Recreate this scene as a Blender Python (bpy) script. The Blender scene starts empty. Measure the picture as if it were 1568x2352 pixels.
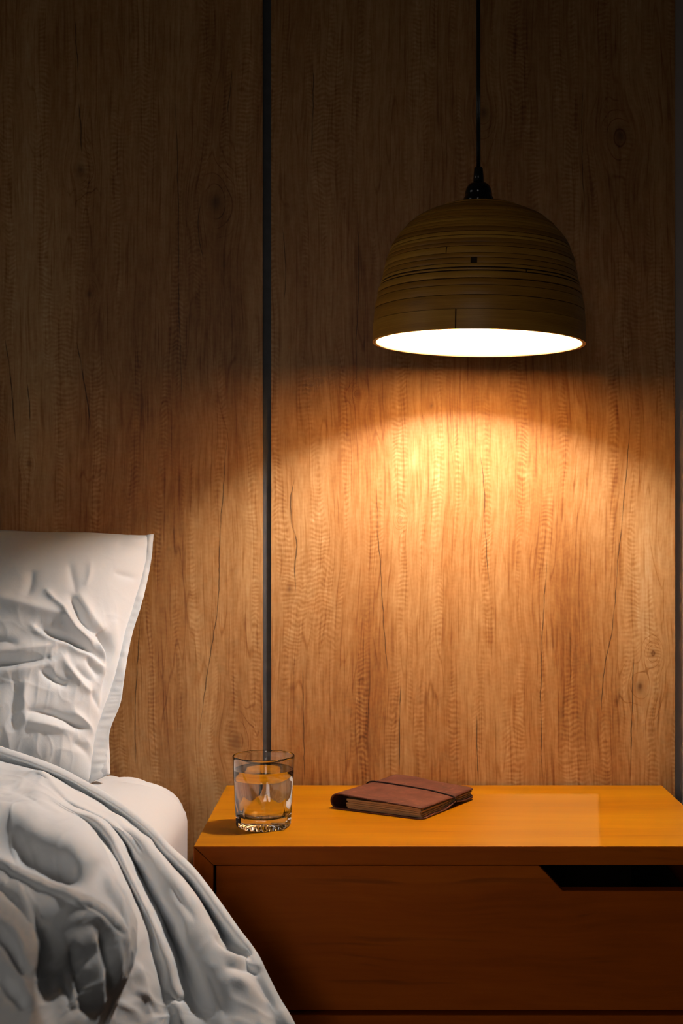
import bpy, bmesh, math, random
import numpy as np
from mathutils import Vector, Matrix, noise as mnoise

random.seed(7)
PI = math.pi
SC = bpy.context.scene
COL = SC.collection

# ------------------------------------------------------------------ camera, world, light, exposure
F = 3100.0                 # focal length in pixels of the 1568 x 2352 frame
VX, VY = 850.0, 1190.0     # where lines running straight into the wall meet
TOP = 0.50                 # bedside cabinet top
ZC = TOP + 0.397           # camera height
WALL = 2.012               # front of the wood panelling

cam_d = bpy.data.cameras.new('camera'); cam = bpy.data.objects.new('camera', cam_d); COL.objects.link(cam)
cam.location = (0, 0, ZC); cam.rotation_euler = (PI / 2, 0, 0)
cam_d.sensor_fit = 'HORIZONTAL'; cam_d.sensor_width = 24.0
cam_d.lens = F * 24.0 / 1568.0
cam_d.shift_x = (784 - VX) / 1568.0
cam_d.shift_y = (VY - 1176) / 1568.0
cam_d.clip_start = 0.05
cam_d.dof.use_dof = True; cam_d.dof.focus_distance = 1.76; cam_d.dof.aperture_fstop = 9.0
SC.camera = cam

world = bpy.data.worlds.new('world'); SC.world = world; world.use_nodes = True
bg = world.node_tree.nodes['Background']
bg.inputs[0].default_value = (1.0, 0.95, 0.88, 1); bg.inputs[1].default_value = 0.007

def area(name, loc, target, sx, sy, power, col):
    d = bpy.data.lights.new(name, 'AREA'); d.shape = 'RECTANGLE'; d.size = sx; d.size_y = sy
    d.energy = power; d.color = col
    o = bpy.data.objects.new(name, d); COL.objects.link(o); o.location = loc
    o.rotation_euler = (Vector(target) - Vector(loc)).to_track_quat('-Z', 'Y').to_euler()
    return o
# unseen strip softbox added behind the photographer, a little left, beam kept narrow
rear = area('softbox_fill_rear', (-0.36, -1.25, 1.05), (0.02, 1.65, 0.28), 0.36, 1.10, 0.80, (1.0, 0.93, 0.86)); rear.data.spread = math.radians(60)
# window on the far side of the bed
area('window_light_side', (-3.2, 0.5, 1.5), (-0.4, 1.6, 0.6), 1.2, 1.4, 3.2, (1.0, 0.945, 0.88))

SC.view_settings.view_transform = 'Standard'; SC.view_settings.look = 'None'
SC.view_settings.gamma = 1.0; SC.view_settings.use_curve_mapping = False
SC.view_settings.exposure = 0.0
BULB = 1480.0               # emission of the lamp's bulb

# ------------------------------------------------------------------ helpers
def P(px, py, Y):
    """Point at distance Y that the photograph shows at (px, py)."""
    return Vector(((px - VX) / F * Y, Y, ZC - (py - VY) / F * Y))

def root(name, loc, label=None, cat=None, group=None, kind=None):
    o = bpy.data.objects.new(name, None); COL.objects.link(o); o.location = loc
    o.empty_display_size = 0.05
    return tag(o, label, cat, group, kind)

def tag(o, label=None, cat=None, group=None, kind=None):
    for k, v in (('label', label), ('category', cat), ('group', group), ('kind', kind)):
        if v: o[k] = v
    return o

def world_loc(o):
    v = Vector(o.location)
    while o.parent:
        o = o.parent; v = v + Vector(o.location)
    return v

def link(name, me, mat, parent=None, smooth=True, origin=None):
    """me is in world coordinates; its object sits at its parent's base."""
    o = bpy.data.objects.new(name, me); COL.objects.link(o)
    off = Vector((0, 0, 0))
    if parent:
        o.parent = parent; off = world_loc(parent)
    if origin is not None:
        o.location = Vector(origin) - off; off = Vector(origin)
    if off.length: me.transform(Matrix.Translation(-off))
    if mat: me.materials.append(mat)
    me.polygons.foreach_set('use_smooth', [smooth] * len(me.polygons)); me.update()
    return o

def mesh_from_bm(bm, name='m'):
    bmesh.ops.recalc_face_normals(bm, faces=bm.faces)
    me = bpy.data.meshes.new(name); bm.to_mesh(me); bm.free(); return me

def prism(poly, y0, y1, bevel=0.0, seg=1):
    """poly: list of (x, z); extruded along y."""
    bm = bmesh.new()
    a = [bm.verts.new((x, y0, z)) for x, z in poly]; b = [bm.verts.new((x, y1, z)) for x, z in poly]
    n = len(poly)
    bm.faces.new(a); bm.faces.new(b[::-1])
    for i in range(n): bm.faces.new((a[i], b[i], b[(i + 1) % n], a[(i + 1) % n]))
    bmesh.ops.recalc_face_normals(bm, faces=bm.faces)
    if bevel: bmesh.ops.bevel(bm, geom=bm.edges[:], offset=bevel, segments=seg, affect='EDGES', profile=0.5)
    return mesh_from_bm(bm)

def boxm(x0, x1, y0, y1, z0, z1, bevel=0.0, seg=1):
    return prism([(x0, z0), (x1, z0), (x1, z1), (x0, z1)], y0, y1, bevel, seg)

def lathe(profile, n=96, cx=0, cy=0, cz=0, close=False, a0=0.0, a1=2 * PI):
    """profile: list of (r, z)."""
    full = abs(a1 - a0 - 2 * PI) < 1e-6
    m = n if full else n + 1
    verts = []; faces = []
    k = len(profile)
    for i in range(m):
        t = a0 + (a1 - a0) * i / n; c, s = math.cos(t), math.sin(t)
        for r, z in profile: verts.append((cx + r * c, cy + r * s, cz + z))
    kk = k if close else k - 1
    for i in range(n):
        j = (i + 1) % m
        for q in range(kk):
            w = (q + 1) % k
            faces.append((i * k + q, j * k + q, j * k + w, i * k + w))
    if not full and close:
        faces.append(tuple(range(k))); faces.append(tuple((m - 1) * k + q for q in range(k))[::-1])
    me = bpy.data.meshes.new('lathe'); me.from_pydata(verts, [], faces)
    bm = bmesh.new(); bm.from_mesh(me); bmesh.ops.remove_doubles(bm, verts=bm.verts, dist=1e-6)
    bpy.data.meshes.remove(me)
    return mesh_from_bm(bm)

def grid_mesh(pts):
    """pts: (rows, cols, 3) array."""
    r, c = pts.shape[:2]
    idx = np.arange(r * c).reshape(r, c)
    f = np.stack([idx[:-1, :-1], idx[1:, :-1], idx[1:, 1:], idx[:-1, 1:]], -1).reshape(-1, 4)
    me = bpy.data.meshes.new('grid'); me.from_pydata(pts.reshape(-1, 3).tolist(), [], f.tolist()); return me

def tube(points, radius, seg=8, closed=False, caps=True):
    pts = [Vector(p) for p in points]; n = len(pts); bm = bmesh.new(); rings = []
    ref = Vector((0, 0, 1))
    for i in range(n):
        if closed: t = pts[(i + 1) % n] - pts[i - 1]
        else: t = pts[min(i + 1, n - 1)] - pts[max(i - 1, 0)]
        t.normalize()
        s = t.cross(ref if abs(t.dot(ref)) < 0.95 else Vector((0, 1, 0))).normalized(); u = s.cross(t).normalized()
        if rings and not closed: pass
        rings.append([bm.verts.new(pts[i] + radius * (math.cos(2 * PI * k / seg) * s + math.sin(2 * PI * k / seg) * u)) for k in range(seg)])
    for i in range(n if closed else n - 1):
        a, b = rings[i], rings[(i + 1) % n]
        # best rotation so rings do not twist
        off = min(range(seg), key=lambda o: sum((a[k].co - b[(k + o) % seg].co).length_squared for k in range(seg)))
        for k in range(seg):
            bm.faces.new((a[k], a[(k + 1) % seg], b[(k + 1 + off) % seg], b[(k + off) % seg]))
    if caps and not closed:
        bm.faces.new(rings[0]); bm.faces.new(rings[-1])
    return mesh_from_bm(bm)

def spline(pts, n):
    """Catmull-Rom through the rows of pts (k, d) -> (n, d), uniform in index."""
    p = np.asarray(pts, float); k = len(p)
    p = np.concatenate([(2 * p[0] - p[1])[None], p, (2 * p[-1] - p[-2])[None]])
    t = np.linspace(0, k - 1, n); i = np.minimum(t.astype(int), k - 2); f = (t - i)
    f = f.reshape((-1,) + (1,) * (p.ndim - 1))
    p0, p1, p2, p3 = p[i], p[i + 1], p[i + 2], p[i + 3]
    return 0.5 * (2 * p1 + (p2 - p0) * f + (2 * p0 - 5 * p1 + 4 * p2 - p3) * f ** 2 + (3 * p1 - p0 - 3 * p2 + p3) * f ** 3)

def grid_normals(pts):
    du = np.gradient(pts, axis=1); dv = np.gradient(pts, axis=0)
    n = np.cross(du, dv); n /= np.linalg.norm(n, axis=-1, keepdims=True) + 1e-12
    return n

def stroke_field(px, py, strokes):
    """Sum of fold profiles: each stroke = (polyline, half width, height, taper)."""
    out = np.zeros(px.shape)
    for poly, w, amp in strokes:
        q = np.array(poly, float)
        q = spline(q, max(2, (len(q) - 1) * 4 + 1))
        seg = np.linalg.norm(np.diff(q, axis=0), axis=1); L = seg.sum(); cum = np.concatenate([[0], np.cumsum(seg)])
        best = np.full(px.shape, 1e9); tt = np.zeros(px.shape)
        for i in range(len(seg)):
            a, b = q[i], q[i + 1]; d = b - a; l2 = max(d @ d, 1e-9)
            s = np.clip(((px - a[0]) * d[0] + (py - a[1]) * d[1]) / l2, 0, 1)
            dist = np.hypot(px - a[0] - s * d[0], py - a[1] - s * d[1])
            m = dist < best; best = np.where(m, dist, best); tt = np.where(m, (cum[i] + s * seg[i]) / L, tt)
        env = np.clip(np.sin(PI * np.clip(tt, 0.0, 1.0)), 0, 1) ** 0.55
        out += amp * np.exp(-(best / w) ** 1.55) * (0.25 + 0.75 * env)
    return out

def nz(x, y, z): return mnoise.noise(Vector((x, y, z)))

# ------------------------------------------------------------------ node materials
class NT:
    def __init__(s, name):
        s.mat = bpy.data.materials.new(name); s.mat.use_nodes = True
        s.t = s.mat.node_tree; s.bsdf = s.t.nodes['Principled BSDF']
    def new(s, typ, **kw):
        n = s.t.nodes.new(typ)
        for k, v in kw.items(): setattr(n, k, v)
        return n
    def put(s, sock, v):
        if isinstance(v, bpy.types.NodeSocket): s.t.links.new(v, sock)
        else: sock.default_value = v
    def m(s, op, a, b=None, c=None, clamp=False):
        n = s.new('ShaderNodeMath', operation=op); n.use_clamp = clamp
        for i, v in enumerate((a, b, c)):
            if v is not None: s.put(n.inputs[i], v)
        return n.outputs[0]
    def add(s, a, b): return s.m('ADD', a, b)
    def mul(s, a, b): return s.m('MULTIPLY', a, b)
    def comb(s, x, y, z):
        n = s.new('ShaderNodeCombineXYZ')
        for i, v in enumerate((x, y, z)): s.put(n.inputs[i], v)
        return n.outputs[0]
    def xyz(s):
        tc = s.new('ShaderNodeTexCoord'); sp = s.new('ShaderNodeSeparateXYZ')
        s.t.links.new(tc.outputs['Object'], sp.inputs[0]); s.tc = tc
        return sp.outputs
    def noise(s, vec, scale=1.0, detail=3.0, rough=0.5, dist=0.0):
        n = s.new('ShaderNodeTexNoise'); s.put(n.inputs['Vector'], vec)
        n.inputs['Scale'].default_value = scale; n.inputs['Detail'].default_value = detail
        n.inputs['Roughness'].default_value = rough; n.inputs['Distortion'].default_value = dist
        return n.outputs['Fac']
    def smooth(s, v, lo, hi, a=0.0, b=1.0):
        n = s.new('ShaderNodeMapRange', interpolation_type='SMOOTHSTEP'); s.put(n.inputs['Value'], v)
        for k, val in (('From Min', lo), ('From Max', hi), ('To Min', a), ('To Max', b)): s.put(n.inputs[k], val)
        return n.outputs[0]
    def ramp(s, fac, stops, interp='LINEAR'):
        n = s.new('ShaderNodeValToRGB'); s.put(n.inputs[0], fac); cr = n.color_ramp; cr.interpolation = interp
        while len(cr.elements) < len(stops): cr.elements.new(0.5)
        for e, (p, c) in zip(cr.elements, stops): e.position = p; e.color = (*c, 1)
        return n.outputs[0]
    def mix(s, fac, a, b, blend='MIX'):
        n = s.new('ShaderNodeMix', data_type='RGBA', blend_type=blend)
        s.put(n.inputs[0], fac)
        for i, v in ((6, a), (7, b)):
            s.put(n.inputs[i], v if isinstance(v, bpy.types.NodeSocket) else (*v, 1))
        return n.outputs[2]
    def curve(s, val, pts, handle='AUTO'):
        n = s.new('ShaderNodeFloatCurve'); s.put(n.inputs['Value'], val)
        c = n.mapping.curves[0]
        n.mapping.use_clip = False
        pts = sorted(pts)
        while len(c.points) < len(pts): c.points.new(0.5, 0.5)
        for q, (x, y) in zip(c.points, pts): q.location = (x, y); q.handle_type = handle
        n.mapping.update()
        return n.outputs[0]
    def bump(s, h, strength=0.3, dist=0.001):
        n = s.new('ShaderNodeBump'); s.put(n.inputs['Height'], h)
        n.inputs['Strength'].default_value = strength; n.inputs['Distance'].default_value = dist
        s.t.links.new(n.outputs[0], s.bsdf.inputs['Normal'])
    def set(s, **kw):
        names = dict(color='Base Color', rough='Roughness', spec='Specular IOR Level', metal='Metallic', trans='Transmission Weight',
                     ior='IOR', sheen='Sheen Weight', coat='Coat Weight', coat_rough='Coat Roughness', sss='Subsurface Weight')
        for k, v in kw.items():
            if k == 'color' and not isinstance(v, bpy.types.NodeSocket): v = (*v, 1)
            s.put(s.bsdf.inputs[names[k]], v)
        return s.mat

def plain(name, col, rough=0.5, spec=0.5, grain=0.0, gscale=80.0, metal=0.0):
    t = NT(name); t.xyz()
    n = t.noise(t.tc.outputs['Object'], gscale, 4.0)
    c = t.mix(n, tuple(x * (1 - grain) for x in col), tuple(min(1, x * (1 + grain)) for x in col))
    return t.set(color=c, rough=rough, spec=spec, metal=metal)

# cracks and knots of the panelling, as drawn on the boards: (px, py) on the wall face
CRACKS = [
    ([(676, 1095), (668, 1190), (681, 1250), (676, 1320), (681, 1366)], 1.7),
    ([(866, 1130), (868, 1230), (876, 1340), (880, 1420), (892, 1565)], 1.2),
    ([(920, 1560), (918, 1660), (917, 1772)], 1.5),
    ([(1101, 1030), (1111, 1120), (1115, 1240), (1124, 1360)], 1.1),
    ([(1258, 1265), (1248, 1400), (1243, 1523), (1245, 1800)], 1.3),
    ([(1450, 930), (1437, 1100), (1418, 1300), (1406, 1440), (1386, 1550), (1380, 1690)], 1.3),
    ([(1456, 1500), (1453, 1570), (1449, 1690), (1448, 1797)], 1.5),
    ([(1094, 1632), (1095, 1710), (1098, 1797)], 1.3),
    ([(695, 1520), (697, 1650), (699, 1800)], 1.0),
    ([(718, 140), (719, 250), (714, 362)], 1.3),
    ([(648, 520), (655, 610), (652, 700)], 1.0),
    ([(820, 480), (824, 640), (818, 800), (819, 905)], 0.9),
    ([(1340, 180), (1336, 340), (1345, 520)], 0.9),
    ([(172, 40), (176, 110), (180, 175)], 1.4),
    ([(181, 235), (185, 290), (187, 350)], 1.5),
    ([(402, 190), (408, 420), (411, 640), (415, 860), (421, 965)], 1.0),
    ([(175, 780), (190, 860), (204, 945), (210, 985)], 1.6),
    ([(9, 765), (22, 850), (30, 940), (36, 1020)], 1.4),
    ([(62, 880), (67, 930), (69, 970)], 1.3),
    ([(461, 460), (456, 545), (470, 600)], 0.9),
    ([(523, 980), (512, 1130), (505, 1230), (500, 1390), (480, 1520), (466, 1620), (455, 1720)], 1.2),
    ([(322, 1420), (314, 1550), (310, 1640), (312, 1760)], 1.2),
    ([(533, 150), (528, 215), (520, 270)], 1.1),
]
KNOTS = [(665, 1352, 9), (1469, 1578, 15), (1110, 258, 14), (184, 392, 14), (820, 905, 7), (990, 932, 6), (67, 1065, 6), (495, 465, 22),
         (540, 1705, 20), (920, 1195, 5), (1500, 1500, 9), (205, 675, 8), (1425, 310, 20)]
# board colour: (px, py, half width, half height, tone) positive is paler
TONES = [(840, 1560, 50, 230, -0.20), (1320, 1480, 62, 270, -0.24), (1060, 1330, 150, 260, 0.07), (1060, 960, 200, 120, -0.05), (640, 1230, 60, 400, 0.05),
         (1500, 1350, 60, 350, 0.10), (760, 420, 60, 500, -0.03), (480, 650, 80, 420, -0.08), (560, 1150, 45, 260, 0.12),
         (350, 1100, 90, 300, -0.10), (1250, 350, 160, 300, -0.06), (400, 1550, 80, 250, -0.05), (1180, 1600, 60, 200, 0.03),
         (960, 1450, 60, 260, 0.05), (130, 500, 100, 400, 0.03), (720, 1500, 70, 300, 0.03)]
SW = F / WALL
def wx(px): return (px - VX) / SW
def wz(py): return ZC - (py - VY) / SW

def panel_wood(name, keep):
    t = NT(name); x, y, z = t.xyz()
    warp = t.mul(t.add(t.noise(t.comb(t.mul(x, 3.2), 0.0, t.mul(z, 1.6)), 1, 2), -0.5), 0.055)
    warp2 = t.mul(t.add(t.noise(t.comb(t.mul(x, 14.0), 3.0, t.mul(z, 9.0)), 1, 2), -0.5), 0.007)
    xw = t.add(x, t.add(warp, warp2))
    # grain drawn around the knots
    at = t.new('ShaderNodeAttribute'); at.attribute_name = 'figure'
    sc_ = t.new('ShaderNodeSeparateColor'); t.t.links.new(at.outputs['Color'], sc_.inputs[0])
    tones, knot, ring = sc_.outputs[0], sc_.outputs[1], sc_.outputs[2]
    xw = t.add(xw, at.outputs['Alpha'])
    broad = t.noise(t.comb(t.mul(xw, 11.0), 0.0, t.mul(z, 1.3)), 1, 2, 0.55)
    med = t.noise(t.comb(t.mul(xw, 48.0), 5.0, t.mul(z, 2.2)), 1, 2, 0.55)
    fine = t.noise(t.comb(t.mul(xw, 240.0), 9.0, t.mul(z, 7.0)), 1, 2, 0.6)
    fibre = t.noise(t.comb(t.mul(xw, 620.0), 2.0, t.mul(z, 22.0)), 1, 1, 0.6)
    # rippled figure lying across the grain
    rmask = t.smooth(t.noise(t.comb(t.mul(xw, 38.0), 7.0, t.mul(z, 3.0)), 1, 2), 0.50, 0.64)
    rph = t.noise(t.comb(t.mul(xw, 34.0), 11.0, t.mul(z, 14.0)), 1, 2, 0.5)
    rip = t.add(t.mul(t.m('SINE', t.add(t.mul(z, 900.0), t.mul(rph, 34.0))), 0.21), t.noise(t.comb(t.mul(xw, 70.0), 13.0, t.mul(z, 120.0)), 1, 2, 0.5))
    ripple = t.mul(t.add(rip, -0.5), t.add(0.12, t.mul(rmask, 0.75)))
    flake = t.add(t.noise(t.comb(t.mul(xw, 150.0), 4.0, t.mul(z, 34.0)), 1, 2, 0.65), -0.5)
    tone = t.add(t.mul(broad, 0.60), t.add(t.mul(med, 0.36), t.add(t.mul(fine, 0.33), t.mul(fibre, 0.18))))
    tone = t.add(t.add(tone, -0.195), t.add(t.mul(ripple, 0.46), t.mul(flake, 0.42)))
    tone = t.add(tone, tones)
    # contour grain lines
    con = t.m('FRACT', t.mul(t.add(t.noise(t.comb(t.mul(xw, 10.0), 1.0, t.mul(z, 1.1)), 1, 3, 0.55), t.mul(ring, 0.22)), 18.0))
    conl = t.mul(t.smooth(t.m('ABSOLUTE', t.add(con, -0.5)), 0.0, 0.10, 1.0, 0.0), t.smooth(t.noise(t.comb(t.mul(x, 20.0), 3.0, t.mul(z, 5.0)), 1, 2), 0.46, 0.64))
    tone = t.add(tone, t.mul(t.mul(conl, t.add(1.0, t.mul(ring, 1.2))), -0.17))
    pores = t.smooth(t.noise(t.comb(t.mul(xw, 330.0), 6.0, t.mul(z, 9.0)), 1, 0, 0.5), 0.60, 0.74)
    tone = t.add(tone, t.mul(pores, -0.16))
    col = t.ramp(tone, [(0.0, (0.085, 0.028, 0.007)), (0.22, (0.21, 0.078, 0.019)), (0.45, (0.335, 0.152, 0.046)),
                        (0.68, (0.46, 0.252, 0.098)), (1.0, (0.62, 0.43, 0.24))])
    # long drying cracks
    z0, z1 = 0.40, 1.75
    zn = t.mul(t.add(z, -z0), 1 / (z1 - z0))
    wob = t.add(x, t.mul(t.add(t.noise(t.comb(t.mul(x, 9.0), 0.0, t.mul(z, 34.0)), 1, 3), -0.5), 0.0045))
    crack = None
    for pts, w in [k for k in CRACKS if keep(k[0][0][0])]:
        q = [((wz(py) - z0) / (z1 - z0), wx(px)) for px, py in pts]
        xc = t.curve(zn, q)
        lo = min(a for a, b in q); hi = max(a for a, b in q); mid = (lo + hi) / 2
        env = t.smooth(t.m('ABSOLUTE', t.add(zn, -mid)), (hi - lo) * 0.30, (hi - lo) * 0.52, w * 1.5 / SW, 1e-5)
        k = t.smooth(t.m('ABSOLUTE', t.m('SUBTRACT', wob, xc)), 0.0, env, 1.0, 0.0)
        crack = k if crack is None else t.m('MAXIMUM', crack, k)
    crack = t.mul(crack, t.smooth(t.noise(t.comb(x, 2.0, t.mul(z, 22.0)), 1, 2), 0.30, 0.50, 0.35, 1.0))
    col = t.mix(t.mul(t.mul(knot, 0.8), t.smooth(flake, -0.22, 0.12, 0.45, 1.0)), col, (0.085, 0.028, 0.008))
    col = t.mix(t.mul(crack, 0.90), col, (0.035, 0.013, 0.005))
    t.bump(t.noise(t.comb(t.mul(x, 300.0), 0.0, t.mul(z, 16.0)), 1, 2), 0.25, 0.0006)
    return t.set(color=col, rough=0.46, spec=0.30)

def orange_wood(name, along='x', patch=False, shaded=False):
    t = NT(name); x, y, z = t.xyz()
    if along == 'x': a, b, c = x, y, z
    else: a, b, c = z, y, x
    wv = t.mul(t.add(t.noise(t.comb(t.mul(a, 3.0), t.mul(b, 8.0), t.mul(c, 8.0)), 1, 2), -0.5), 0.05)
    b2, c2 = t.add(b, wv), t.add(c, wv)
    broad = t.noise(t.comb(t.mul(a, 2.0), t.mul(b2, 18.0), t.mul(c2, 18.0)), 1, 3)
    fine = t.noise(t.comb(t.mul(a, 9.0), t.mul(b2, 170.0), t.mul(c2, 170.0)), 1, 4, 0.6)
    streak = t.smooth(t.noise(t.comb(t.mul(a, 5.0), t.mul(b2, 110.0), t.mul(c2, 110.0)), 1, 2), 0.62, 0.80)
    tone = t.add(t.mul(broad, 0.70), t.mul(fine, 0.36))
    col = t.ramp(tone, [(0.25, (0.29, 0.086, 0.0005)), (0.50, (0.43, 0.162, 0.0005)), (0.75, (0.54, 0.228, 0.001))])
    if shaded: col = t.ramp(tone, [(0.22, (0.28, 0.052, 0.001)), (0.50, (0.46, 0.086, 0.001)), (0.80, (0.58, 0.124, 0.002))])  # same wood, with the redder tone of shaded fronts put into its colour
    col = t.mix(t.mul(streak, 0.45), col, (0.16, 0.035, 0.003) if shaded else (0.22, 0.055, 0.004))
    rough = t.add(0.36, t.mul(fine, 0.12))
    if patch:   # painted reflection: paler rectangle mixed into the top's colour
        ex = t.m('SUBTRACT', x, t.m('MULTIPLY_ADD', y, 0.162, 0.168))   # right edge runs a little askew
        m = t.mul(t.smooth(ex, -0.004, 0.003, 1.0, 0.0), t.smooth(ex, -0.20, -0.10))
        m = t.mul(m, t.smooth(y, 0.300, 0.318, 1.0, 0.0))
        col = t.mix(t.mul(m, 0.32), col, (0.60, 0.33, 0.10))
    t.bump(t.add(fine, t.mul(streak, -0.5)), 0.12, 0.0005)
    return t.set(color=col, rough=rough, spec=0.16)

def linen(name, col=(0.735, 0.745, 0.755)):
    t = NT(name); t.xyz(); v = t.tc.outputs['Object']
    n1 = t.noise(v, 26.0, 5.0, 0.6, 0.4); n2 = t.noise(v, 900.0, 2.0); n3 = t.noise(v, 90.0, 3.0, 0.5, 0.8)
    t.bump(t.add(t.mul(n1, 0.8), t.add(t.mul(n2, 0.05), t.mul(n3, 0.22))), 0.20, 0.004)
    c = t.mix(n1, tuple(k * 0.985 for k in col), tuple(min(1, k * 1.015) for k in col))
    return t.set(color=c, rough=0.85, spec=0.15, sheen=0.12)

def bamboo(name, seed):
    t = NT(name); x, y, z = t.xyz()
    r = t.m('SQRT', t.add(t.mul(x, x), t.mul(y, y))); th = t.m('ARCTAN2', y, x)
    oi = t.new('ShaderNodeObjectInfo').outputs['Random']
    base = t.comb(t.mul(th, 1.1), t.mul(oi, 40.0), t.mul(z, 60.0))
    broad = t.noise(base, 1, 3); fine = t.noise(t.comb(t.mul(th, 2.0), t.mul(oi, 17.0), t.mul(z, 900.0)), 1, 3, 0.6)
    tone = t.add(t.mul(broad, 0.5), t.add(t.mul(fine, 0.35), t.mul(oi, 0.36)))
    col = t.ramp(tone, [(0.30, (0.19, 0.072, 0.008)), (0.60, (0.46, 0.200, 0.022)), (0.95, (0.70, 0.36, 0.050))])
    t.bump(fine, 0.3, 0.0006)
    return t.set(color=col, rough=0.42, spec=0.4)

def leather():
    t = NT('brown_leather'); x, y, z = t.xyz(); v = t.tc.outputs['Object']
    n = t.noise(v, 45.0, 5.0, 0.6); g = t.noise(v, 650.0, 3.0)
    sc1 = t.smooth(t.noise(t.comb(t.mul(t.add(x, y), 40.0), t.mul(t.m('SUBTRACT', x, y), 260.0), 0.0), 1, 3, 0.5, 0.6), 0.63, 0.74)
    sc2 = t.smooth(t.noise(t.comb(t.mul(t.add(x, t.mul(y, -0.4)), 45.0), t.mul(t.add(y, t.mul(x, 0.4)), 230.0), 4.0), 1, 3, 0.5, 0.5), 0.66, 0.76)
    col = t.ramp(n, [(0.30, (0.062, 0.020, 0.014)), (0.55, (0.108, 0.036, 0.026)), (0.80, (0.150, 0.056, 0.040))])
    col = t.mix(t.mul(t.m('MAXIMUM', sc1, sc2), 0.55), col, (0.40, 0.175, 0.095))
    t.bump(t.add(t.mul(n, 0.6), t.mul(g, 0.25)), 0.35, 0.0012)
    return t.set(color=col, rough=0.58, spec=0.3)

def paper():
    t = NT('kraft_pages'); x, y, z = t.xyz()
    ln = t.noise(t.comb(t.mul(x, 6.0), t.mul(y, 6.0), t.mul(z, 1500.0)), 1, 2, 0.6)
    ln2 = t.noise(t.comb(t.mul(x, 3.0), t.mul(y, 3.0), t.mul(z, 420.0)), 1, 2, 0.5)
    col = t.ramp(t.add(t.mul(ln, 0.5), t.mul(ln2, 0.5)), [(0.30, (0.26, 0.15, 0.070)), (0.65, (0.58, 0.40, 0.22))])
    t.bump(t.add(ln, ln2), 0.6, 0.0006)
    return t.set(color=col, rough=0.9, spec=0.1)

M = {}
M['panel_l'] = panel_wood('oak_panelling_bed_side', lambda p: p < 612); M['panel_r'] = panel_wood('oak_panelling_lamp_side', lambda p: p > 612)
M['top'] = orange_wood('varnished_top', 'x', True); M['cab'] = orange_wood('varnished_wood_shaded', 'x', False, True); M['cabv'] = orange_wood('varnished_upright_shaded', 'z', False, True)
M['linen'] = linen('white_cotton'); M['sheet'] = linen('white_sheet', (0.735, 0.745, 0.755))
M['bamboo'] = bamboo('bamboo_strip', 1)
M['lining'] = plain('pale_lining', (0.62, 0.37, 0.12), 0.6, 0.3, 0.04, 30)
M['black'] = plain('black_bakelite', (0.006, 0.006, 0.007), 0.12, 0.5, 0.05)
M['cord'] = plain('black_cord', (0.008, 0.008, 0.008), 0.25, 0.5, 0.05)
M['strip'] = plain('dark_grey_strip', (0.060, 0.062, 0.068), 0.55, 0.4, 0.35, 60)
M['grey'] = plain('grey_paint', (0.50, 0.43, 0.39), 0.9, 0.1, 0.04, 40)
M['white'] = plain('ceiling_paint', (0.35, 0.33, 0.31), 0.9, 0.1, 0.03)
M['floor'] = plain('dark_carpet', (0.045, 0.040, 0.037), 0.95, 0.05, 0.3, 300)
M['dark'] = plain('dark_upholstery', (0.05, 0.042, 0.038), 0.9, 0.1, 0.2)
M['inside'] = plain('dark_drawer_inside', (0.035, 0.018, 0.010), 0.8, 0.2, 0.2)
M['leather'] = leather(); M['paper'] = paper()
M['band'] = plain('dark_brown_cord', (0.022, 0.009, 0.006), 0.7, 0.2, 0.2)
def glassm(name, ior, tint):
    t = NT(name); return t.set(color=tint, rough=0.0, trans=1.0, ior=ior, spec=0.5)
M['glass'] = glassm('clear_glass', 1.50, (0.98, 0.985, 0.985)); M['water'] = glassm('clear_water', 1.333, (0.995, 0.995, 0.995))
tb = NT('lit_bulb'); tb.bsdf.inputs['Emission Color'].default_value = (1.0, 0.97, 0.94, 1); tb.bsdf.inputs['Emission Strength'].default_value = BULB
M['bulb'] = tb.set(color=(0.9, 0.9, 0.88))

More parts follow.
